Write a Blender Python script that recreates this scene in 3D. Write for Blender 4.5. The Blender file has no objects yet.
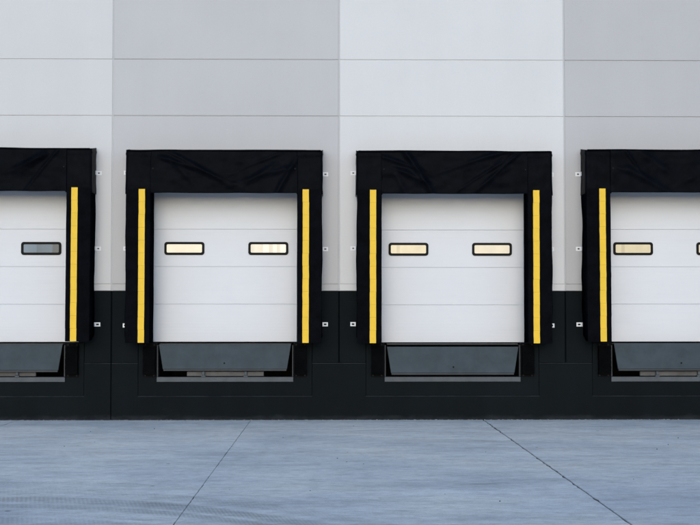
import bpy, bmesh, math, random
from mathutils import Vector, Matrix, noise

# ------------------------------------------------------------------ camera, sky, sun, exposure
sc = bpy.context.scene
col = sc.collection
R = math.radians

CAM_D, CAM_H = 20.8, 1.74                      # metres from the facade, eye height
cam_d = bpy.data.cameras.new('camera')
cam = bpy.data.objects.new('camera', cam_d); col.objects.link(cam)
cam.location = (0, -CAM_D, CAM_H)
cam.rotation_euler = (R(90 + 2.208), 0, R(-0.848))
cam_d.sensor_width = 36.0
cam_d.lens = 1284 / 700 * 36.0
cam_d.clip_start = 0.1
cam_d.clip_end = 5000
sc.camera = cam

SUN_EL, SUN_AZ = R(17), R(184)                 # low veiled sun behind the camera: soft frontal light, blue sky overhead
world = bpy.data.worlds.new('World'); sc.world = world; world.use_nodes = True
wn = world.node_tree.nodes; wl = world.node_tree.links
bg = wn['Background']
sky = wn.new('ShaderNodeTexSky'); sky.sky_type = 'NISHITA'; sky.sun_disc = False
sky.sun_elevation = SUN_EL; sky.sun_rotation = SUN_AZ
sky.air_density = 1.0; sky.dust_density = 1.0; sky.ozone_density = 3.5
wl.new(sky.outputs[0], bg.inputs[0]); bg.inputs[1].default_value = 0.15

sun_d = bpy.data.lights.new('sun', 'SUN'); sun_d.energy = 0.5; sun_d.angle = R(36); sun_d.color = (1.0, 0.993, 0.98)
sun = bpy.data.objects.new('sun', sun_d); col.objects.link(sun)
to_sun = Vector((math.sin(SUN_AZ) * math.cos(SUN_EL), math.cos(SUN_AZ) * math.cos(SUN_EL), math.sin(SUN_EL)))
sun.rotation_euler = to_sun.to_track_quat('Z', 'Y').to_euler()
sun.location = (0, 30, 30)

vs = sc.view_settings
sc.display_settings.display_device = 'sRGB'
vs.view_transform = 'Standard'; vs.look = 'None'; vs.gamma = 1.0; vs.use_curve_mapping = False
EXPOSURE = 0.655
vs.exposure = EXPOSURE
sc.cycles.max_bounces = 8
sc.cycles.diffuse_bounces = 5

# ------------------------------------------------------------------ helpers
def link(o, parent=None):
    col.objects.link(o)
    if parent is not None: o.parent = parent
    return o

def empty(name, loc=(0, 0, 0)):
    o = bpy.data.objects.new(name, None); o.location = loc; o.empty_display_size = 0.2
    return link(o)

def tag(o, label=None, category=None, group=None, kind=None):
    if label: o['label'] = label
    if category: o['category'] = category
    if group: o['group'] = group
    if kind: o['kind'] = kind
    return o

def mesh_obj(name, me, parent=None, loc=(0, 0, 0)):
    o = bpy.data.objects.new(name, me); o.location = loc
    return link(o, parent)

def bm_mesh(name, bm, mat, smooth=False):
    me = bpy.data.meshes.new(name); bmesh.ops.recalc_face_normals(bm, faces=bm.faces[:])
    bm.to_mesh(me); bm.free()
    if mat: me.materials.append(mat)
    if smooth:
        for p in me.polygons: p.use_smooth = True
    return me

def add_box(bm, x0, x1, y0, y1, z0, z1, bev=0.0, seg=1):
    g = bmesh.ops.create_cube(bm, size=1.0)
    for v in g['verts']:
        v.co = Vector((x0 + (v.co.x + .5) * (x1 - x0), y0 + (v.co.y + .5) * (y1 - y0), z0 + (v.co.z + .5) * (z1 - z0)))
    if bev > 0:
        es = set(e for v in g['verts'] for e in v.link_edges)
        bmesh.ops.bevel(bm, geom=list(es), offset=bev, segments=seg, profile=.5, affect='EDGES')

def box_mesh(name, mat, x0, x1, y0, y1, z0, z1, bev=0.0, seg=1):
    bm = bmesh.new(); add_box(bm, x0, x1, y0, y1, z0, z1, bev, seg)
    return bm_mesh(name, bm, mat)

def add_cyl(bm, c, r, h, axis='Y', n=14):
    m = Matrix.Translation(c) @ (Matrix.Rotation(R(90), 4, 'X') if axis == 'Y' else Matrix.Rotation(R(90), 4, 'Y') if axis == 'X' else Matrix())
    bmesh.ops.create_cone(bm, cap_ends=True, segments=n, radius1=r, radius2=r, depth=h, matrix=m)

def slab_poly(name, mat, pts, y0, y1, bev=0.005):
    """polygon in the XZ plane pushed back from y0 (front) to y1, front arrises chamfered"""
    bm = bmesh.new()
    vs_ = [bm.verts.new((x, y0, z)) for x, z in pts]
    f = bm.faces.new(vs_)
    r = bmesh.ops.extrude_face_region(bm, geom=[f])
    back = [v for v in r['geom'] if isinstance(v, bmesh.types.BMVert)]
    for v in back: v.co.y = y1
    bm.normal_update()
    if bev > 0:
        es = [e for e in bm.edges if all(abs(v.co.y - y0) < 1e-6 for v in e.verts)]
        bmesh.ops.bevel(bm, geom=es, offset=bev, segments=1, profile=.5, affect='EDGES')
    return bm_mesh(name, bm, mat)

def sheet(name, mat, fn, nu, nv, thick, smooth=True):
    """closed thin sheet: fn(u,v) -> (front point, unit outward normal guess)"""
    vf, vb = [], []
    for j in range(nv + 1):
        for i in range(nu + 1):
            p, n = fn(i / nu, j / nv)
            vf.append(p); vb.append(Vector(p) - Vector(n) * thick)
    W = nu + 1; N = len(vf)
    F = []
    for j in range(nv):
        for i in range(nu):
            a = j * W + i
            F.append((a, a + 1, a + W + 1, a + W))
            F.append((N + a, N + a + W, N + a + W + 1, N + a + 1))
    for i in range(nu):
        a, b = i, i + 1; F.append((a, N + a, N + b, b))
        a, b = nv * W + i, nv * W + i + 1; F.append((a, b, N + b, N + a))
    for j in range(nv):
        a, b = j * W, (j + 1) * W; F.append((a, b, N + b, N + a))
        a, b = j * W + nu, (j + 1) * W + nu; F.append((a, N + a, N + b, b))
    me = bpy.data.meshes.new(name); me.from_pydata([tuple(v) for v in vf + vb], [], F)
    me.materials.append(mat)
    for p in me.polygons: p.use_smooth = smooth
    bm = bmesh.new(); bm.from_mesh(me); bmesh.ops.recalc_face_normals(bm, faces=bm.faces[:]); bm.to_mesh(me); bm.free()
    return me

def nz(x, y, z=0.0): return noise.noise(Vector((x, y, z)))

# ------------------------------------------------------------------ materials
class NT:
    def __init__(s, name):
        s.m = bpy.data.materials.new(name); s.m.use_nodes = True
        s.t = s.m.node_tree; s.n = s.t.nodes; s.b = s.n['Principled BSDF']
        s.tc = s.n.new('ShaderNodeTexCoord'); s.geo = s.n.new('ShaderNodeNewGeometry')
    def lk(s, a, b): s.t.links.new(a, b)
    def mapping(s, scale, src=None, loc=(0, 0, 0)):
        mp = s.n.new('ShaderNodeMapping'); mp.inputs['Scale'].default_value = scale; mp.inputs['Location'].default_value = loc
        s.lk(src or s.geo.outputs['Position'], mp.inputs[0]); return mp.outputs[0]
    def noise(s, scale, detail=4, rough=.55, vec=None):
        k = s.n.new('ShaderNodeTexNoise'); k.inputs['Scale'].default_value = scale; k.inputs['Detail'].default_value = detail
        k.inputs['Roughness'].default_value = rough
        s.lk(vec or s.geo.outputs['Position'], k.inputs['Vector']); return k.outputs['Fac']
    def ramp(s, fac, stops):
        k = s.n.new('ShaderNodeValToRGB'); e = k.color_ramp.elements
        while len(e) < len(stops): e.new(.5)
        for el, (p, c) in zip(e, stops):
            el.position = p; el.color = (c, c, c, 1) if isinstance(c, (int, float)) else (*c, 1)
        s.lk(fac, k.inputs[0]); return k.outputs[0]
    def mix(s, fac, a, b, mode='MIX'):
        k = s.n.new('ShaderNodeMix'); k.data_type = 'RGBA'; k.blend_type = mode
        for sock, v in ((k.inputs['Factor'], fac), (k.inputs['A'], a), (k.inputs['B'], b)):
            pass
        ins = [i for i in k.inputs if i.enabled]
        for sock, v in zip((k.inputs[0], k.inputs[6], k.inputs[7]), (fac, a, b)):
            if isinstance(v, (int, float)): sock.default_value = v
            elif isinstance(v, tuple): sock.default_value = (*v, 1)
            else: s.lk(v, sock)
        return k.outputs[2]
    def math(s, op, a, b=None, c=None):
        k = s.n.new('ShaderNodeMath'); k.operation = op
        for sock, v in zip(k.inputs, (a, b, c)):
            if v is None: continue
            if isinstance(v, (int, float)): sock.default_value = v
            else: s.lk(v, sock)
        return k.outputs[0]
    def bump(s, h, strength, dist):
        k = s.n.new('ShaderNodeBump'); k.inputs['Strength'].default_value = strength; k.inputs['Distance'].default_value = dist
        s.lk(h, k.inputs['Height']); s.lk(k.outputs[0], s.b.inputs['Normal'])
    def set(s, color=None, rough=None, spec=None, metal=None):
        for nme, v in (('Base Color', color), ('Roughness', rough), ('Specular IOR Level', spec), ('Metallic', metal)):
            if v is None: continue
            if isinstance(v, (int, float)): s.b.inputs[nme].default_value = v
            elif isinstance(v, tuple): s.b.inputs[nme].default_value = (*v, 1)
            else: s.lk(v, s.b.inputs[nme])
        return s.m

def sep_xyz(t, src=None):
    k = t.n.new('ShaderNodeSeparateXYZ'); t.lk(src or t.geo.outputs['Position'], k.inputs[0]); return k.outputs

def scaled(c, f): return tuple(v * f for v in c)

def painted_concrete(name, c, dirt=0.06, rough=.75, spec=.25, dusty=False):
    t = NT(name)
    blot = t.ramp(t.noise(.55, 5, .6), [(.3, 1 - dirt), (.7, 1.0)])
    streak = t.ramp(t.noise(1.0, 4, .6, t.mapping((2.2, 2.2, .30))), [(.30, 1 - dirt * .45), (.70, 1.0)])
    grain = t.ramp(t.noise(38, 3, .6), [(.3, 1 - dirt * .5), (.7, 1.0)])
    oi = t.n.new('ShaderNodeObjectInfo')
    c = t.mix(1.0, c, oi.outputs['Color'], 'MULTIPLY')
    cc = t.mix(1.0, t.mix(1.0, t.mix(1.0, c, blot, 'MULTIPLY'), streak, 'MULTIPLY'), grain, 'MULTIPLY')
    fine = t.ramp(t.noise(4.0, 6, .7, t.mapping((1, 1, .7), None, (5, 0, 2))), [(.62, 1.0), (.80, 1 - dirt)])
    cc = t.mix(1.0, cc, fine, 'MULTIPLY')
    if dusty:                                   # splash-back of pale yard dust along the foot of the wall
        z = sep_xyz(t)[2]
        n = t.noise(3.2, 6, .7, t.mapping((1.0, 1.0, 3.0)))
        d = t.math('SUBTRACT', t.math('MULTIPLY', n, .22), z)
        m = t.ramp(d, [(.03, 0.0), (.14, .13)])
        d2 = t.ramp(t.noise(2.1, 7, .75, t.mapping((.5, 1, 2.2))), [(.60, 0.0), (.82, .04)])
        cc = t.mix(t.math('ADD', m, d2), cc, (.16, .17, .18))
        nzz = sep_xyz(t, t.geo.outputs['True Normal'])[2]              # pale dust on upward arrises, also painting in the light the ledge catches
        ledge = t.math('MULTIPLY', t.ramp(nzz, [(.3, 0.0), (.6, 1.0)]), t.ramp(t.noise(2.5, 5, .7), [(.35, .12), (.7, .55)]))
        cc = t.mix(ledge, cc, (.10, .11, .115))
        sf = t.ramp(t.noise(3.0, 7, .75, t.mapping((.5, 1, 4.5), None, (2, 0, 9))), [(.63, 0.0), (.74, .10)])
        cc = t.mix(sf, cc, (.07, .08, .085))
    t.set(cc, rough, spec)
    t.bump(t.math('ADD', t.math('MULTIPLY', t.noise(9, 5, .6), .7), t.math('MULTIPLY', t.noise(90, 3, .6), .25)), .35, .004)
    return t.m

M = {}
M['white_wall'] = painted_concrete('white painted concrete', (.635, .628, .615), .055)
M['grey_wall'] = painted_concrete('light grey painted concrete', (.523, .514, .506), .06)
M['base_wall'] = painted_concrete('charcoal painted concrete', (.0072, .0102, .0116), .30, .75, .06, True)
M['sealant'] = painted_concrete('grey joint sealant', (.52, .52, .52), .1, .6)
M['dark_sealant'] = painted_concrete('charcoal joint sealant', (.003, .0045, .0055), .1, .9, .0)
M['reveal'] = painted_concrete('painted reveal', (.42, .44, .46), .1, .8)
M['dark_inside'] = NT('dark interior').set((.02, .02, .02), .9, .1)  # near-black colour stands in for the shade inside
M['plain_wall'] = painted_concrete('rear wall paint', (.5, .5, .5))

def fabric(name, c, rough=.55, spec=.25):
    t = NT(name)
    f = t.ramp(t.noise(6, 5, .65), [(.3, .6), (.75, 1.35)])
    cc = t.mix(1.0, c, f, 'MULTIPLY')
    dust = t.ramp(t.noise(2.4, 7, .7, t.mapping((1, 1, .5))), [(.58, 0.0), (.85, .02)])
    cc = t.mix(dust, cc, (.18, .20, .24))
    t.set(cc, rough, spec)
    t.bump(t.math('ADD', t.math('MULTIPLY', t.noise(7, 4, .6), 1.0), t.math('MULTIPLY', t.noise(160, 2, .5), .08)), .5, .012)
    return t.m
M['vinyl'] = fabric('black coated fabric', (.0026, .0033, .0050), .45, .018)
M['pad'] = fabric('black pad fabric', (.0026, .0031, .0044), .9, .0)
M['pleat'] = fabric('black wear pleat', (.0026, .0031, .0044), .7, .02)
def yellow():
    t = NT('yellow vinyl strip')
    f = t.ramp(t.noise(9, 5, .7, t.mapping((1, 1, .6))), [(.25, .88), (.7, 1.0)])
    cc = t.mix(1.0, (.82, .51, .024), f, 'MULTIPLY')
    scuff = t.ramp(t.noise(26, 5, .7, t.mapping((.6, 1, 2.5))), [(.62, 0.0), (.78, .35)])
    cc = t.mix(scuff, cc, (.28, .2, .05))
    t.set(cc, .5, .3); t.bump(t.noise(18, 4, .6), .3, .004); return t.m
M['yellow'] = yellow()

def steel_paint(name, c, rough=.45, spec=.35, wear=.25, rust=.0):
    t = NT(name)
    f = t.ramp(t.noise(4.5, 6, .65), [(.3, 1 - wear), (.7, 1.08)])
    cc = t.mix(1.0, c, f, 'MULTIPLY')
    scr = t.ramp(t.noise(7, 6, .7, t.mapping((.5, 1, 5))), [(.62, 0.0), (.75, .25)])
    cc = t.mix(scr, cc, scaled(c, .5))
    if rust: cc = t.mix(t.ramp(t.noise(9, 6, .7), [(.60, 0.0), (.72, rust)]), cc, (.10, .055, .03))
    t.set(cc, rough, spec); t.bump(t.noise(14, 4, .6), .15, .004); return t.m
M['lip'] = steel_paint('grey blue painted steel', (.046, .062, .072), .55, .15, .22, .12)
M['curb'] = steel_paint('worn curb steel', (.075, .085, .092), .55, .3, .3, .25)
M['curb_dark'] = steel_paint('dark curb steel', (.04, .043, .046), .55, .3, .3, .3)
M['beam'] = steel_paint('dusty steel beam', (.12, .115, .11), .65, .2, .35, .15)
M['galv'] = NT('galvanised bracket').set((.80, .80, .80), .5, .5, 0.0)
M['rubber'] = fabric('bumper rubber', (.002, .0022, .0025), .85, .04)
M['bolt'] = NT('dull bolt').set((.012, .012, .012), .6, .2, .2)
M['black_seal'] = NT('black rubber seal').set((.003, .003, .0035), .8, .08)
M['black_frame'] = NT('black window frame').set((.004, .0042, .0045), .55, .12)

def door_paint():
    t = NT('white door skin')
    f = t.ramp(t.noise(.9, 5, .6), [(.3, .965), (.7, 1.0)])
    cc = t.mix(1.0, (.69, .69, .695), f, 'MULTIPLY')
    g = t.ramp(t.noise(2.0, 5, .65, t.mapping((.4, 1, 3))), [(.54, 0.0), (.8, .09)])
    cc = t.mix(g, cc, (.35, .36, .38))
    t.set(cc, .55, .3)
    z = sep_xyz(t)[2]
    w = t.math('PINGPONG', t.math('MULTIPLY', z, 1 / .051), .5)     # pinstripe ribs of the steel skin, 5 cm apart
    w = t.math('SMOOTH_MIN', w, .12, .08)
    t.bump(t.math('ADD', w, t.math('MULTIPLY', t.noise(3, 3, .5), .12)), .8, .006)
    return t.m
M['door'] = door_paint()

def lit_pane(name, c, strength, bands):
    t = NT(name)
    t.set((.06, .055, .05), .12, .4)
    x = sep_xyz(t, t.tc.outputs['Object'])[0]
    var = t.ramp(t.noise(5, 3, .5, t.mapping((1, 1, .6))), [(.25, .80), (.7, 1.0)])
    cc = t.mix(1.0, c, var, 'MULTIPLY')
    if bands:
        b = t.ramp(t.math('ADD', t.math('MULTIPLY', x, 1.8), .5), bands)
        cc = t.mix(1.0, cc, b, 'MULTIPLY')
    t.lk(cc, t.b.inputs['Emission Color']); t.b.inputs['Emission Strength'].default_value = strength
    return t.m
ES = 2 ** -EXPOSURE
M['pane_cream'] = lit_pane('cream lit window', (.70, .63, .49), ES, None)
M['pane_tan'] = lit_pane('tan lit window', (.66, .575, .37), ES,
                         [(0, .95), (.14, 1.0), (.16, .80), (.24, .82), (.26, 1.0), (1, .98)])
M['pane_bright'] = lit_pane('bright lit window', (.84, .79, .66), ES,
                            [(0, .66), (.12, .78), (.33, .70), (.36, 1.0), (.50, 1.03), (.53, .72), (.62, .74), (.65, 1.0), (.74, 1.0), (.76, .70), (.84, .74), (.87, 1.0)])
def sky_reflection_pane():
    t = NT('unlit window with painted sky reflection')
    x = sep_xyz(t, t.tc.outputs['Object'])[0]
    b = t.ramp(t.math('ADD', t.math('MULTIPLY', x, 1.8), .5), [(0, (.10, .17, .24)), (.34, (.07, .14, .21)), (.38, (.035, .09, .14)), (.8, (.055, .12, .18)), (.85, (.02, .05, .08))])  # sky reflection in the glass painted as blue-grey bands
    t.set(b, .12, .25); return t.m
M['pane_dark'] = sky_reflection_pane()

def concrete_yard():
    t = NT('yard concrete')
    base = (.69, .715, .69)
    o = t.n.new('ShaderNodeObjectInfo')
    c = t.mix(1.0, base, o.outputs['Color'], 'MULTIPLY')
    blot = t.ramp(t.noise(.42, 6, .62), [(.30, (.74, .77, .82)), (.5, (.98, .98, .99)), (.70, (1.16, 1.12, 1.06))])
    c = t.mix(1.0, c, blot, 'MULTIPLY')
    mott = t.ramp(t.noise(3.2, 7, .72, t.mapping((.7, 1.4, 1))), [(.30, .80), (.52, 1.0), (.75, 1.12)])
    c = t.mix(1.0, c, mott, 'MULTIPLY')
    wp = t.n.new('ShaderNodeVectorMath'); wp.operation = 'MULTIPLY_ADD'
    wt = t.n.new('ShaderNodeTexNoise'); wt.inputs['Scale'].default_value = .55; wt.inputs['Detail'].default_value = 3
    t.lk(t.geo.outputs['Position'], wt.inputs['Vector']); t.lk(wt.outputs['Color'], wp.inputs[0]); wp.inputs[1].default_value = (0, .9, 0); t.lk(t.geo.outputs['Position'], wp.inputs[2])
    def wv(sc_): return t.mapping(sc_, wp.outputs[0])
    # broom finish and sweeper streaks, run parallel with the facade
    s1 = t.ramp(t.noise(1.0, 6, .66, wv((.30, 1.7, 1))), [(.30, .83), (.50, .99), (.72, 1.10)])
    s2 = t.ramp(t.noise(1.0, 5, .7, wv((1.1, 8.5, 1))), [(.30, .92), (.62, 1.03)])
    c = t.mix(1.0, t.mix(1.0, c, s1, 'MULTIPLY'), s2, 'MULTIPLY')
    grain = t.ramp(t.noise(70, 4, .7), [(.3, .82), (.7, 1.12)])
    c = t.mix(1.0, c, grain, 'MULTIPLY')
    g2 = t.ramp(t.noise(11, 9, .78, t.mapping((.8, 1.2, 1))), [(.28, .74), (.5, 1.0), (.72, 1.20)])
    c = t.mix(1.0, c, g2, 'MULTIPLY')
    # tyre tracks: a truck turning away from the docks
    P = sep_xyz(t); x, y = P[0], P[1]
    xs = t.math('ADD', x, 3.06)
    v = t.math('ADD', y, t.math('MULTIPLY', t.math('MULTIPLY', xs, xs), .17))
    v = t.math('ADD', v, t.math('MULTIPLY', t.math('SUBTRACT', t.noise(.7, 2), .5), .10))
    u = t.math('DIVIDE', t.math('ADD', v, 11.0), 4.0)             # 0 at -11, 1 at -7
    def at(p): return (p + 11.0) / 4.0
    st = []
    for cen, wd, dk in ((-10.55, .14, .72), (-9.95, .18, .70), (-9.55, .06, .86), (-9.14, .10, .66), (-8.76, .17, .60), (-8.20, .16, .82), (-7.6, .10, .90)):
        st += [(at(cen - wd - .07), 1.0), (at(cen - wd * .7), dk), (at(cen + wd * .7), dk), (at(cen + wd + .07), 1.0)]
    track = t.ramp(u, st[:28])
    tread = t.math('SINE', t.math('MULTIPLY', t.math('ADD', x, t.math('MULTIPLY', v, .25)), 150))
    tread = t.ramp(t.math('ADD', t.math('MULTIPLY', tread, .5), .5), [(.2, .70), (.8, 1.0)])
    brk = t.ramp(t.noise(.8, 4, .6, t.mapping((.6, 1.5, 1))), [(.34, .20), (.60, 1.0)])
    fac = t.math('MULTIPLY', brk, tread)
    c = t.mix(fac, c, t.mix(1.0, c, track, 'MULTIPLY'))
    # dark drips and scuffs
    sp = t.n.new('ShaderNodeTexVoronoi'); sp.inputs['Scale'].default_value = 1.1; sp.inputs['Randomness'].default_value = 1
    t.lk(t.geo.outputs['Position'], sp.inputs['Vector'])
    dots = t.ramp(sp.outputs['Distance'], [(.022, .35), (.034, 1.0)])
    c = t.mix(1.0, c, dots, 'MULTIPLY')
    sc_ = t.ramp(t.noise(1.0, 5, .7, t.mapping((1.1, 6, 1), None, (3, 7, 0))), [(.585, 1.0), (.72, .62)])
    c = t.mix(1.0, c, sc_, 'MULTIPLY')
    t.set(c, .72, .3)
    t.bump(t.math('ADD', t.noise(1.0, 4, .6, t.mapping((2.0, 40, 1))), t.math('MULTIPLY', t.noise(120, 3, .6), .5)), .35, .004)
    return t.m
M['yard'] = concrete_yard()
def ground_mat():
    t = NT('ground')
    c = t.mix(t.noise(.05, 6, .6), (.20, .19, .175), (.30, .29, .27))
    t.set(c, .9, .2); return t.m
M['ground'] = ground_mat()
M['filler'] = NT('joint filler').set((.05, .05, .052), .8, .2)
M['grit'] = painted_concrete('pale grit', (.42, .42, .41), .4)
M['grit_dark'] = painted_concrete('dark grit', (.06, .058, .055), .4)

# ------------------------------------------------------------------ ground and yard
BAY = 3.673
J0 = 0.130                                          # wall panel joint nearest the lens axis
CENTRES = [J0 + (k - 1.5) * BAY for k in range(4)]  # the four dock bays in view

bm = bmesh.new()
bmesh.ops.create_grid(bm, x_segments=1, y_segments=1, size=1500)
g = mesh_obj('ground', bm_mesh('ground', bm, M['ground']), None, (0, 0, -.06)); tag(g, kind='structure')

def spall(rng, w): return rng.uniform(0, .3 * w) + (rng.uniform(0, 2.2 * w) if rng.random() < .25 else 0)
def yard_slab(x0, x1, y0, y1, rng, w0, w1):
    """one poured bay; long edges wander a few millimetres"""
    n = 110
    bm = bmesh.new()
    L = [(x0 + w0 + spall(rng, w0), y0 + (y1 - y0) * i / n) for i in range(n + 1)]
    Rr = [(x1 - w1 - spall(rng, w1), y0 + (y1 - y0) * i / n) for i in range(n + 1)]
    top = [bm.verts.new((x, y, 0)) for x, y in L + Rr[::-1]]
    f = bm.faces.new(top)
    r = bmesh.ops.extrude_face_region(bm, geom=[f])
    for v in [v for v in r['geom'] if isinstance(v, bmesh.types.BMVert)]: v.co.z = -.16
    bm.normal_update()
    es = [e for e in bm.edges if all(abs(v.co.z) < 1e-6 for v in e.verts)]
    bmesh.ops.bevel(bm, geom=es, offset=.003, segments=1, affect='EDGES')
    return bm_mesh('slab', bm, M['yard'])

yard = empty('concrete_yard', (0, 0, 0)); tag(yard, kind='structure')
rng = random.Random(4)
SJ = 2.465; SW = 3.755
tones = {0: (1.0, 1.0, 1.0), 1: (.93, .935, .95), -1: (1.02, 1.02, 1.02), -2: (1.0, 1.0, 1.0)}
ROWS = [(-12.6, -.012), (-25.2, -12.62), (-37.8, -25.22)]
for r_, (ya, yb) in enumerate(ROWS):
    for k in range(-8, 9):
        x0 = SJ + (k - 1) * SW
        wl_ = .008 if (k - 1) % 2 == 0 else .0025
        wr_ = .008 if k % 2 == 0 else .0025
        o = mesh_obj('slab', yard_slab(x0, x0 + SW, ya, yb, rng, wl_, wr_), yard)
        tn = tones.get(k, tuple([rng.uniform(.92, 1.04)] * 3)) if r_ == 0 else tuple([rng.uniform(.9, 1.04)] * 3)
        o.color = (*tn, 1)
fill = box_mesh('joint_filler', M['filler'], SJ - 9 * SW, SJ + 8 * SW, -37.9, -.012, -.055, -.012)
mesh_obj('joint_filler', fill, yard)

# ------------------------------------------------------------------ warehouse
wh = empty('warehouse', (J0, 0, 0))
tag(wh, 'long warehouse of white and grey concrete wall panels on a charcoal base', 'building')
TOP = 10.6
ZB, ZC, ZBB, ZA = 2.084, 2.19, 4.925, 5.85            # paint line, reveal, reveal, reveal
ZF = .915                                              # top of the foundation wall
G = .011                                               # half a joint
DX = J0
TONE = 1.0
def wpart(name, me):
    o = mesh_obj(name, me, wh, (-DX, 0, 0)); o.color = (TONE, TONE, TONE, 1); return o
prg = random.Random(8)
PT = {0: .985, 1: 1.0, 2: 1.055, 3: .94}
OW, OT, DOCK = 1.31, 4.02, 1.235                       # half door opening, its head, dock floor level
LO, LOZ = 1.40, .385                                   # pit block half width and underside
PW, PZ = 1.103, .613                                   # leveler pit half width, its bottom

for k in range(-4, 8):
    x0, x1 = J0 + (k - 2) * BAY, J0 + (k - 1) * BAY
    a, b, c = x0 + G, x1 - G, (x0 + x1) / 2
    wm = M['white_wall'] if k % 2 == 0 else M['grey_wall']
    dock = 0 <= k < 4
    g = .006
    TONE = PT.get(k, 1.0)
    wpart('wall_panel', slab_poly('wall_panel', wm, [(a, ZA + g), (b, ZA + g), (b, TOP), (a, TOP)], 0, .2))
    wpart('wall_panel', slab_poly('wall_panel', wm, [(a, ZBB + g), (b, ZBB + g), (b, ZA - g), (a, ZA - g)], 0, .2))
    if dock:
        wpart('wall_panel', slab_poly('wall_panel', wm, [(a, ZC + g), (c - OW, ZC + g), (c - OW, OT), (c + OW, OT), (c + OW, ZC + g), (b, ZC + g), (b, ZBB - g), (a, ZBB - g)], 0, .2))
        for p, q, in ((a, c - OW), (c + OW, b)):
            wpart('wall_panel', slab_poly('wall_panel', wm, [(p, ZB + .001), (q, ZB + .001), (q, ZC - g), (p, ZC - g)], 0, .2, .003))
        wpart('base_panel', slab_poly('base_panel', M['base_wall'], [(a, ZF + .005), (c - LO - .005, ZF + .005), (c - LO - .005, DOCK + .008), (c - OW, DOCK + .008), (c - OW, ZB - .001), (a, ZB - .001)], 0, .2, .004))
        wpart('base_panel', slab_poly('base_panel', M['base_wall'], [(c + LO + .005, ZF + .005), (b, ZF + .005), (b, ZB - .001), (c + OW, ZB - .001), (c + OW, DOCK + .008), (c + LO + .005, DOCK + .008)], 0, .2, .004))
        wpart('pit_block', slab_poly('pit_block', M['base_wall'], [(c - LO + .0015, LOZ + .003), (c + LO - .0015, LOZ + .003), (c + LO - .0015, DOCK), (c + PW, DOCK), (c + PW, PZ), (c - PW, PZ), (c - PW, DOCK), (c - LO + .0015, DOCK)], .0, .2, .003))
    else:
        wpart('wall_panel', slab_poly('wall_panel', wm, [(a, ZC + g), (b, ZC + g), (b, ZBB - g), (a, ZBB - g)], 0, .2))
        wpart('wall_panel', slab_poly('wall_panel', wm, [(a, ZB + .001), (b, ZB + .001), (b, ZC - g), (a, ZC - g)], 0, .2, .003))
        wpart('base_panel', slab_poly('base_panel', M['base_wall'], [(a, ZF + .005), (b, ZF + .005), (b, ZB - .001), (a, ZB - .001)], 0, .2, .004))
    # reveals, seen as shallow grooves
    rv = wm
    for z in (ZA, ZBB):
        wpart('reveal', box_mesh('reveal', rv, a, b, .014, .19, z - g + .0005, z + g - .0005))
    for p, q in (((a, c - OW), (c + OW, b)) if dock else ((a, b),)):
        wpart('reveal', box_mesh('reveal', rv, p, q, .014, .19, ZC - g + .0005, ZC + g - .0005))
    TONE = 1.0
    wpart('joint_sealant', box_mesh('joint_sealant', M['sealant'], x1 - G + .0005, x1 + G - .0005, .010, .19, ZB, TOP - .01))
    wpart('joint_sealant', box_mesh('joint_sealant', M['dark_sealant'], x1 - G + .0005, x1 + G - .0005, .012, .19, ZF + .006, ZB - .002))

# foundation wall below the panels, notched for the pit blocks; one expansion joint at the white/grey corner
XL, XR = J0 - 6 * BAY, J0 + 6 * BAY
def foundation(xa, xb, cs):
    pts = [(xa, -.3), (xb, -.3), (xb, ZF)]
    for c in sorted(cs, reverse=True):
        pts += [(c + LO + .0015, ZF), (c + LO + .0015, LOZ), (c - LO - .0015, LOZ), (c - LO - .0015, ZF)]
    pts.append((xa, ZF))
    return slab_poly('foundation_wall', M['base_wall'], pts, -.005, .2, .0065)
wpart('foundation_wall', foundation(XL, J0 - BAY - .006, CENTRES[:1]))
wpart('foundation_wall', foundation(J0 - BAY + .006, XR, CENTRES[1:]))
wpart('foundation_joint', box_mesh('foundation_joint', M['dark_sealant'], J0 - BAY - .0055, J0 - BAY + .0055, .014, .19, -.25, ZF - .01))

# the rest of the building: side and rear walls, roof, dock floor, kept closed so that the inside is dark
bm = bmesh.new()
add_box(bm, XL, XL + .2, .202, 45, -.3, TOP - .2); add_box(bm, XR - .2, XR, .202, 45, -.3, TOP - .2); add_box(bm, XL + .2, XR - .2, 44.8, 45, -.3, TOP - .2)
wpart('rear_wall', bm_mesh('rear_wall', bm, M['plain_wall']))
wpart('roof', box_mesh('roof', M['plain_wall'], XL + .02, XR - .02, .202, 45.02, TOP - .195, TOP - .05))
wpart('parapet_cap', box_mesh('parapet_cap', M['galv'], XL, XR, -.02, .23, TOP + .002, TOP + .05, .005))
bm = bmesh.new()
edges = [XL + .21] + [v for c in CENTRES for v in (c - PW - .02, c + PW + .02)] + [XR - .21]
for i in range(0, len(edges), 2): add_box(bm, edges[i], edges[i + 1], .21, 3.0, .3, DOCK - .01)
add_box(bm, XL + .21, XR - .21, 3.002, 44.7, .3, DOCK - .01)
wpart('dock_floor', bm_mesh('dock_floor', bm, M['dark_inside']))

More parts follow.
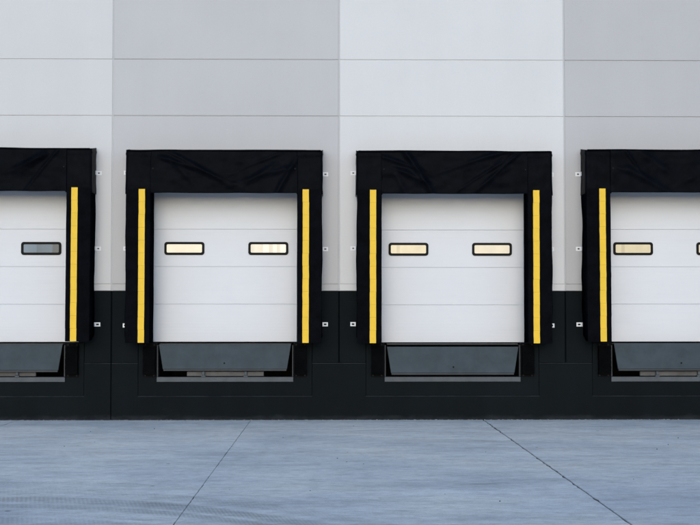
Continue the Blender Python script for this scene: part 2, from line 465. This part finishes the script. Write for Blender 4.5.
# ---- sectional doors
def rrect(w, h, r, n=5):
    pts = []
    for cx, cz, a0 in ((w / 2 - r, h / 2 - r, 0), (-w / 2 + r, h / 2 - r, 90), (-w / 2 + r, -h / 2 + r, 180), (w / 2 - r, -h / 2 + r, 270)):
        for i in range(n + 1):
            a = R(a0 + 90 * i / n); pts.append((cx + r * math.cos(a), cz + r * math.sin(a)))
    return pts
def ring_mesh(name, mat, outer, inner, y0, y1, bev=.004):
    bm = bmesh.new(); n = len(outer)
    V = [[bm.verts.new((x, y, z)) for x, z in pts] for pts, y in ((outer, y1), (outer, y0), (inner, y0), (inner, y1))]
    for s in range(4):
        A, B = V[s], V[(s + 1) % 4]
        for i in range(n): bm.faces.new((A[i], A[(i + 1) % n], B[(i + 1) % n], B[i]))
    return bm_mesh(name, bm, mat)
FRAME = ring_mesh('window_frame', M['black_frame'], rrect(.655, .213, .045), rrect(.578, .136, .020), -.016, .004)
PANES = {k: slab_poly('window_pane', M[k], rrect(.60, .158, .022), -.004, .004, 0) for k in ('pane_cream', 'pane_tan', 'pane_bright', 'pane_dark')}
SEC = .615
def section_mesh(h):
    bm = bmesh.new()
    add_box(bm, -1.36, 1.36, 0, .045, .0012, h - .0012, .004, 2)
    return bm_mesh('door_section', bm, M['door'])
SECT = section_mesh(SEC); SECT_TOP = section_mesh(.36)
DOORS = [  # bay shift, bottom z, panes (near the two jambs), label
    (-.045, 1.245, ('pane_dark', 'pane_dark'), 'white sectional dock door with an unlit blue-grey window, on the bay left of the expansion joint'),
    (-.008, 1.247, ('pane_cream', 'pane_bright'), 'white sectional dock door with one plain cream window and one bright window showing shapes inside'),
    (-.008, 1.236, ('pane_tan', 'pane_cream'), 'white sectional dock door with one tan and one cream window in white wall panel'),
    (.020, 1.248, ('pane_tan', 'pane_cream'), 'white sectional dock door with tan window in the grey wall panel'),
]
DOORS[0] = (*DOORS[0][:3], 'white sectional dock door with unlit blue-grey windows')
for c, (dx, zb, panes, lab) in zip(CENTRES, DOORS):
    d = mesh_obj('overhead_door', box_mesh('overhead_door', M['black_seal'], -1.34, 1.34, .02, .05, -.018, .02, .004), wh, (c + dx - DX, .25, zb))
    d['label'] = lab
    for i in range(4): mesh_obj('door_section', SECT, d, (0, 0, .006 + i * SEC))
    mesh_obj('door_section', SECT_TOP, d, (0, 0, .006 + 4 * SEC))
    for sx, pk in zip((-.687, .687), panes):
        zc = .006 + 2.5 * SEC + .0 - .01
        mesh_obj('window_frame', FRAME, d, (sx, 0, zc))
        mesh_obj('window_pane', PANES[pk], d, (sx, -.002, zc))
    for sx in (-1.345, 1.315):
        mesh_obj('door_track', box_mesh('door_track', M['black_seal'], sx, sx + .03, -.040, -.005, -.01, 2.78), d)

# ------------------------------------------------------------------ dock shelters
SH_W, SH_IN, SH_D = 1.567, 1.158, .40
Z0, ZCUR, ZST, ZTOP = 1.25, 3.632, 3.69, 4.318
PL = (ZST - Z0) / 12                                   # one wear pleat
PADW = SH_W - SH_IN

def pleat_fn(seed, w, h, off, lap=.022):
    def fn(u, v):
        z = -lap + v * (h + lap)
        t = 1 - v
        y = -.010 - .004 * (t ** 2) - off + .0025 * nz(u * 3 + seed * 7.1, v * 2.0, seed)
        x = (u - .5) * w + .003 * nz(v * 2 + seed, seed * 3.3)
        zz = z + .0012 * nz(u * 2.6 + seed * 5.7, seed * 1.9) * t
        return Vector((x, y, zz)), Vector((0, -1, 0))
    return fn
PLEATS = [sheet('pleat', M['pleat'], pleat_fn(s, PADW - .030, PL, 0, .003), 8, 5, .004, False) for s in range(5)]
STRIPES = [sheet('yellow_strip', M['yellow'], pleat_fn(s, .100, PL, .0075, -.0011), 3, 5, .0028, False) for s in range(5)]

def pad_mesh(side, seed):
    """foam filled side pad: slightly bulged box, outer bottom corner cut back"""
    n = 26; rows = []
    for j in range(n + 1):
        v = j / n; z = Z0 + .005 + v * (ZCUR + .05 - Z0)
        xo = SH_W - .004 + .010 * nz(v * 7, seed, 1.0) + .006 * math.sin(v * 9 + seed)
        if v < .04: xo -= .05 * (1 - v / .04) ** 2
        xi = SH_IN + .004 + .004 * nz(v * 5, seed, 4.0)
        r = .035
        pr = [(xi, 0), (xi, -SH_D + .006 + r), (xi + r * .3, -SH_D + .006 + r * .3), (xi + r, -SH_D + .006),
              (xo - r, -SH_D + .006), (xo - r * .3, -SH_D + .006 + r * .3), (xo, -SH_D + .006 + r), (xo, -SH_D * .5), (xo - .005, 0)]
        rows.append([(side * x, y, z) for x, y in pr])
    m = len(rows[0]); verts = [p for rw in rows for p in rw]; F = []
    for j in range(n):
        for i in range(m):
            a = j * m + i; b = j * m + (i + 1) % m
            F.append((a, b, b + m, a + m))
    F.append(tuple(range(m))[::-1]); F.append(tuple(n * m + i for i in range(m)))
    me = bpy.data.meshes.new('side_pad'); me.from_pydata(verts, [], F); me.materials.append(M['pad'])
    bm = bmesh.new(); bm.from_mesh(me); bmesh.ops.recalc_face_normals(bm, faces=bm.faces[:]); bm.to_mesh(me); bm.free()
    for p in me.polygons: p.use_smooth = len(p.vertices) == 4
    return me

def curtain_mesh(seed):
    rg = random.Random(seed)
    folds = []
    for s in (-1, 1):
        for k in range(rg.choice((3, 4, 5, 6))):
            ang = R(rg.uniform(12, 64)); folds.append((s, 1.10 - rg.uniform(-.05, .35), ZTOP - rg.uniform(-.05, .34), ang, rg.uniform(.008, .028), rg.uniform(.020, .060), rg.uniform(.25, .9)))
    def fn(u, v):
        x = (u * 2 - 1) * (SH_IN + .015); z = ZCUR + v * (ZTOP - .012 - ZCUR)
        d = 0
        for s, fx, fz, an, amp, wd, ln in folds:
            px, pz = s * x - fx, z - fz
            al = -px * math.cos(an) - pz * math.sin(an)       # along the fold, in and down from the corner
            ac = -px * math.sin(an) + pz * math.cos(an) + .06 * al * al
            if al > -.1:
                k = math.exp(-(ac / wd) ** 2) * max(0, min(1, (al + .1) / .15)) * math.exp(-(max(0, al - .15) / ln) ** 2)
                d += amp * k
        d += .016 * nz(x * 1.4, z * 1.2, seed) + .010 * nz(x * 2.2 + z * 2, z * 5 - x, seed + 3) + .005 * nz(x * 5, z * 9, seed + 6)
        sag = .008 * nz(x * 2.1, seed * 2.3) - .004 * math.cos(x * 1.3)
        y = -SH_D - 1.35 * d - .012 * math.sin((1 - v) * 1.5)
        return Vector((x, y, z + sag * (1 - v) + .004 * nz(x * 3, seed) * v)), Vector((0, -1, 0))
    return sheet('head_curtain', M['vinyl'], fn, 150, 44, .006)

def corner_mesh(side, seed):
    """fabric wrapped round the corner of the head: front, rounded arris, then back to the wall"""
    def fn(u, v):
        wf, r = PADW - .03, .035
        Lf = wf; La = r * math.pi / 2; Ls = SH_D - .05
        s = u * (Lf + La + Ls)
        zb = ZST - .075 + .006 * nz(u * 6, seed)
        z = zb + v * (ZTOP - .004 - zb)
        flare = .007 * (1 - v) ** 6                                     # hem kicks out at the bottom
        d = .004 * nz(u * 8, v * 3, seed) + .006 * nz(u * 3, v * 5, seed + 9) + .010 * math.exp(-((v - .90) / .02) ** 2)
        if s < Lf:
            p = Vector((SH_IN - .005 + s, -SH_D + .006 - d + flare * 0, z)); n = Vector((0, -1, 0))
        elif s < Lf + La:
            a = (s - Lf) / r
            n = Vector((math.sin(a), -math.cos(a), 0)); p = Vector((SH_IN - .005 + Lf, -SH_D + .006 + r, z)) + n * (r + d + flare * math.sin(a))
        else:
            t = s - Lf - La
            n = Vector((1, 0, 0)); p = Vector((SH_IN - .005 + Lf + r + d + flare, -SH_D + .006 + r + t, z))
        p.z += .060 * v * max(0, (p.y + SH_D) / SH_D)                 # the head rises to the wall to shed rain
        return Vector((side * p.x, p.y, p.z)), Vector((side * n.x, n.y, 0))
    return sheet('corner_cover', M['vinyl'], fn, 34, 22, .005)

def header_mesh():
    bm = bmesh.new(); add_box(bm, -SH_W + .03, SH_W - .03, -SH_D + .03, -.002, ZCUR + .30, ZTOP - .02, .02, 2)
    for v in bm.verts:
        if v.co.z > ZTOP - .1: v.co.z += .058 * (v.co.y + SH_D) / SH_D
    return bm_mesh('header_frame', bm, M['vinyl'])
HEADER = header_mesh()
def edge_roll(seed):                                  # welted top edge
    def fn(u, v):
        a = v * math.pi * 1.9
        x = (u * 2 - 1) * (SH_W - .030)
        zc = ZTOP - .010 + .010 * nz(x * 1.7, seed) ; r = .013
        return Vector((x, -SH_D - .004 + .004 * nz(x * 3, seed + 2) - r * math.cos(a), zc + r * math.sin(a))), Vector((0, -math.cos(a), math.sin(a)))
    return sheet('top_welt', M['vinyl'], fn, 60, 8, .003)

def bracket_mesh(side):
    """slotted galvanised angle: one leg on the wall, one on the pad"""
    bm = bmesh.new()
    x0, x1, h = SH_W + .002, SH_W + .088, .033
    add_box(bm, x0, x0 + .02, -.006, -.001, -h, h); add_box(bm, x1 - .022, x1, -.006, -.001, -h, h)
    add_box(bm, x0 + .0205, x1 - .0225, -.006, -.001, h - .020, h); add_box(bm, x0 + .0205, x1 - .0225, -.006, -.001, -h, -h + .020)
    add_box(bm, x0, x0 + .005, -.075, -.0065, -h, h)
    for v in bm.verts: v.co.x *= side
    return bm_mesh('mounting_bracket', bm, M['galv'])
def bracket_bolt(side):
    bm = bmesh.new(); add_cyl(bm, Vector((side * (SH_W + .044), -.006, 0)), .011, .012, 'Y', 6)
    return bm_mesh('bracket_bolt', bm, M['black_frame'])
BR = {s: bracket_mesh(s) for s in (-1, 1)}; BB = {s: bracket_bolt(s) for s in (-1, 1)}

bm = bmesh.new(); add_cyl(bm, Vector((0, 0, 0)), .012, .02, 'Y', 12); EYELET = bm_mesh('eyelet', bm, M['black_frame'])
SHELTERS = [
    (.030, 'black fabric dock shelter with yellow strips framing the door with unlit blue-grey windows'),
    (.002, 'black fabric dock shelter with yellow strips framing the door with one brighter window'),
    (-.006, 'black fabric dock shelter with yellow strips on white panel, framing tan and cream windows'),
    (.022, 'black fabric dock shelter with yellow strips on grey panel, framing tan and cream windows'),
]
for k, (c, (dz, lab)) in enumerate(zip(CENTRES, SHELTERS)):
    s = empty('dock_shelter', (c, 0, dz)); tag(s, lab, 'dock shelter', 'dock shelters along the warehouse wall')
    s.rotation_euler = (0, R((.10, .06, .08, -.06)[k]), 0)
    s.location.z += 0
    rg = random.Random(50 + k)
    mesh_obj('header_frame', HEADER, s)
    mesh_obj('head_curtain', curtain_mesh(11 + k * 3), s)
    mesh_obj('top_welt', edge_roll(k + 1.5), s)
    for side in (-1, 1):
        mesh_obj('eyelet', EYELET, s, (side * 1.13, -SH_D - .022, ZTOP - .30))
        mesh_obj('corner_cover', corner_mesh(side, k * 2.7 + side), s)
        pad = mesh_obj('side_pad', pad_mesh(side, k * 1.7 + side * .6), s)
        pc = side * (SH_IN + PADW / 2)
        for j in range(12):
            m = rg.randrange(5)
            dy = -SH_D + .001
            dxj = rg.uniform(-.0015, .0015)
            mesh_obj('pleat', PLEATS[m], pad, (pc + dxj, dy, Z0 + j * PL + .0))
            mesh_obj('yellow_strip', STRIPES[m], pad, (side * 1.302 + dxj, dy, Z0 + j * PL))
        for z in (1.533, 2.76, 3.985):
            b = mesh_obj('mounting_bracket', BR[side], s, (0, 0, z - dz + rg.uniform(-.012, .012)))
            mesh_obj('bracket_bolt', BB[side], b)

# ------------------------------------------------------------------ dock levelers and bumpers
def lip_mesh(zt, zb):
    me = slab_poly('lip_plate', M['lip'], [(-.998, zb), (.998, zb), (1.063, zt), (-1.063, zt)], -.055, -.033, .004)
    return me
LEV = [(1.215, .805, True), (1.217, .822, True), (1.180, .757, False), (1.238, .820, True)]
LABL = ['grey steel dock leveler with hanging lip under the door with blue-grey windows',
        'grey steel dock leveler with hanging lip under the door with a bright window',
        'grey steel dock leveler with its lip hanging lowest, hiding the beam behind',
        'grey steel dock leveler with hanging lip under the door in the end grey panel']
LABL[3] = 'grey steel dock leveler, beam showing below its lip, under tan window in grey panel'
for k, (c, (zt, zb, beam), lab) in enumerate(zip(CENTRES, LEV, LABL)):
    l = empty('dock_leveler', (c, 0, .6)); tag(l, lab, 'dock leveler', 'dock levelers in the pits')
    def lp(name, me): return mesh_obj(name, me, l, (0, 0, -.6))
    lip = lp('lip_plate', lip_mesh(zt, zb))
    bm = bmesh.new(); add_cyl(bm, Vector((-.03 + .02 * k, -.058, zb + .095)), .014, .008, 'Y', 12)
    mesh_obj('lip_bolt', bm_mesh('lip_bolt', bm, M['black_frame']), lip)
    mesh_obj('lip_edge', box_mesh('lip_edge', M['curb_dark'], -.99, .99, -.056, -.03, zb - .030, zb - .001, .004), lip)
    bm = bmesh.new()
    for i in range(9): add_cyl(bm, Vector((-.95 + i * .2375, -.020, zt - .02)), .010, .16, 'X', 10)
    mesh_obj('hinge', bm_mesh('hinge', bm, M['curb_dark']), lip)
    lp('deck_plate', box_mesh('deck_plate', M['curb_dark'], -1.06, 1.06, -.012, 1.9, DOCK - .022, DOCK - .008))
    lp('bottom_angle', box_mesh('bottom_angle', M['curb'], -1.10, 1.10, -.028, .08, PZ + .002, PZ + .080, .004))
    for sx in (-1, 1):
        xs = sorted((sx * 1.099, sx * 1.080))
        lp('side_angle', box_mesh('side_angle', M['curb_dark'], xs[0], xs[1], -.012, .1, PZ + .085, DOCK - .03, .003))
    lp('pit_backing', box_mesh('pit_backing', M['dark_inside'], -1.10, 1.10, 1.95, 2.0, .5, DOCK - .03))  # unseen black backing added so no sky light leaks through the pit
    if beam:
        lp('front_beam', box_mesh('front_beam', M['beam'], -.62, .62, .03, .09, PZ + .092, PZ + .165, .004))
        for sx in (-.35, .33):
            bm = bmesh.new()
            add_box(bm, sx - .035, sx + .035, -.026, .028, PZ + .0815, PZ + .105, .003)
            add_box(bm, sx - .022, sx + .022, -.022, .026, PZ + .106, PZ + .170, .006)
            add_cyl(bm, Vector((sx, -.02, PZ + .135)), .02, .012, 'Y', 12)
            lp('lip_keeper', bm_mesh('lip_keeper', bm, M['curb']))

def ply_mesh(seed):
    rg = random.Random(seed); bm = bmesh.new(); n = 22; z0, z1 = .045, .485
    for i in range(n):
        j = rg.uniform(-.004, .004)
        add_box(bm, -.098 + rg.uniform(-.003, .003), .098 + rg.uniform(-.003, .003), -.112 + j, -.001, z0 + (z1 - z0) * i / n + .001, z0 + (z1 - z0) * (i + 1) / n - .001)
    return bm_mesh('rubber_plies', bm, M['rubber'])
PLY = [ply_mesh(i) for i in range(3)]
def angle_mesh(up):
    bm = bmesh.new()
    add_box(bm, -.104, .104, -.085, -.001, .0, .007); add_box(bm, -.104, .104, -.008, -.001, -.045 if not up else .0075, -.0005 if not up else .05)
    return bm_mesh('end_angle', bm, M['black_seal'])
ANG = {u: angle_mesh(u) for u in (True, False)}
bm = bmesh.new(); add_cyl(bm, Vector((0, -.014, 0)), .012, .016, 'Y', 6); ABOLT = bm_mesh('anchor_bolt', bm, M['bolt'])
DLAB = ['door with blue-grey windows', 'door with a bright window', 'lowest-hanging leveler lip', 'tan window in the grey panel']
for k, c in enumerate(CENTRES):
    for sx in (-1, 1):
        b = empty('dock_bumper', (c + sx * 1.216, .004, .70))
        tag(b, 'black laminated rubber dock bumper beside the pit under the ' + DLAB[k] if k != 2 else 'black laminated rubber dock bumper bolted beside the ' + DLAB[k], 'dock bumper', 'pair of dock bumpers at the ' + DLAB[k])
        mesh_obj('rubber_plies', PLY[(k * 2 + (sx > 0)) % 3], b)
        mesh_obj('end_angle', ANG[False], b, (0, 0, .036)); mesh_obj('end_angle', ANG[True], b, (0, 0, .487))
        for bx in (-.07, .07):
            mesh_obj('anchor_bolt', ABOLT, b, (bx, 0, .512)); mesh_obj('anchor_bolt', ABOLT, b, (bx, 0, .016))

# ------------------------------------------------------------------ grit blown against the foot of the wall and lying on the yard
def grit(name, mat, n, seed, near):
    rg = random.Random(seed); V, F = [], []
    for i in range(n):
        x = rg.uniform(-9, 9); y = -.02 - abs(rg.gauss(0, .05)) if near else rg.uniform(-11, -.3)
        r = rg.uniform(.003, .011) if near else rg.uniform(.004, .010)
        b = len(V); a0 = rg.uniform(0, 6.3)
        for q in range(5):
            a = a0 + q * 2 * math.pi / 5; rr = r * rg.uniform(.7, 1.2); V.append((x + rr * math.cos(a), y + rr * math.sin(a) * .8, .001))
        for q in range(5):
            p = V[b + q]; V.append((x + (p[0] - x) * .6, y + (p[1] - y) * .6, .001 + r * .9))
        for q in range(5): F.append((b + q, b + (q + 1) % 5, b + 5 + (q + 1) % 5, b + 5 + q))
        F.append(tuple(b + 5 + q for q in range(5))); F.append(tuple(b + q for q in range(5))[::-1])
    me = bpy.data.meshes.new(name); me.from_pydata(V, [], F); me.materials.append(mat)
    return mesh_obj(name, me)
tag(grit('grit', M['grit'], 900, 1, True), 'pale loose grit along the foot of the charcoal wall', 'grit', kind='stuff')
tag(grit('grit', M['grit_dark'], 45, 2, False), 'dark specks of grit scattered over the concrete yard', 'grit', kind='stuff')
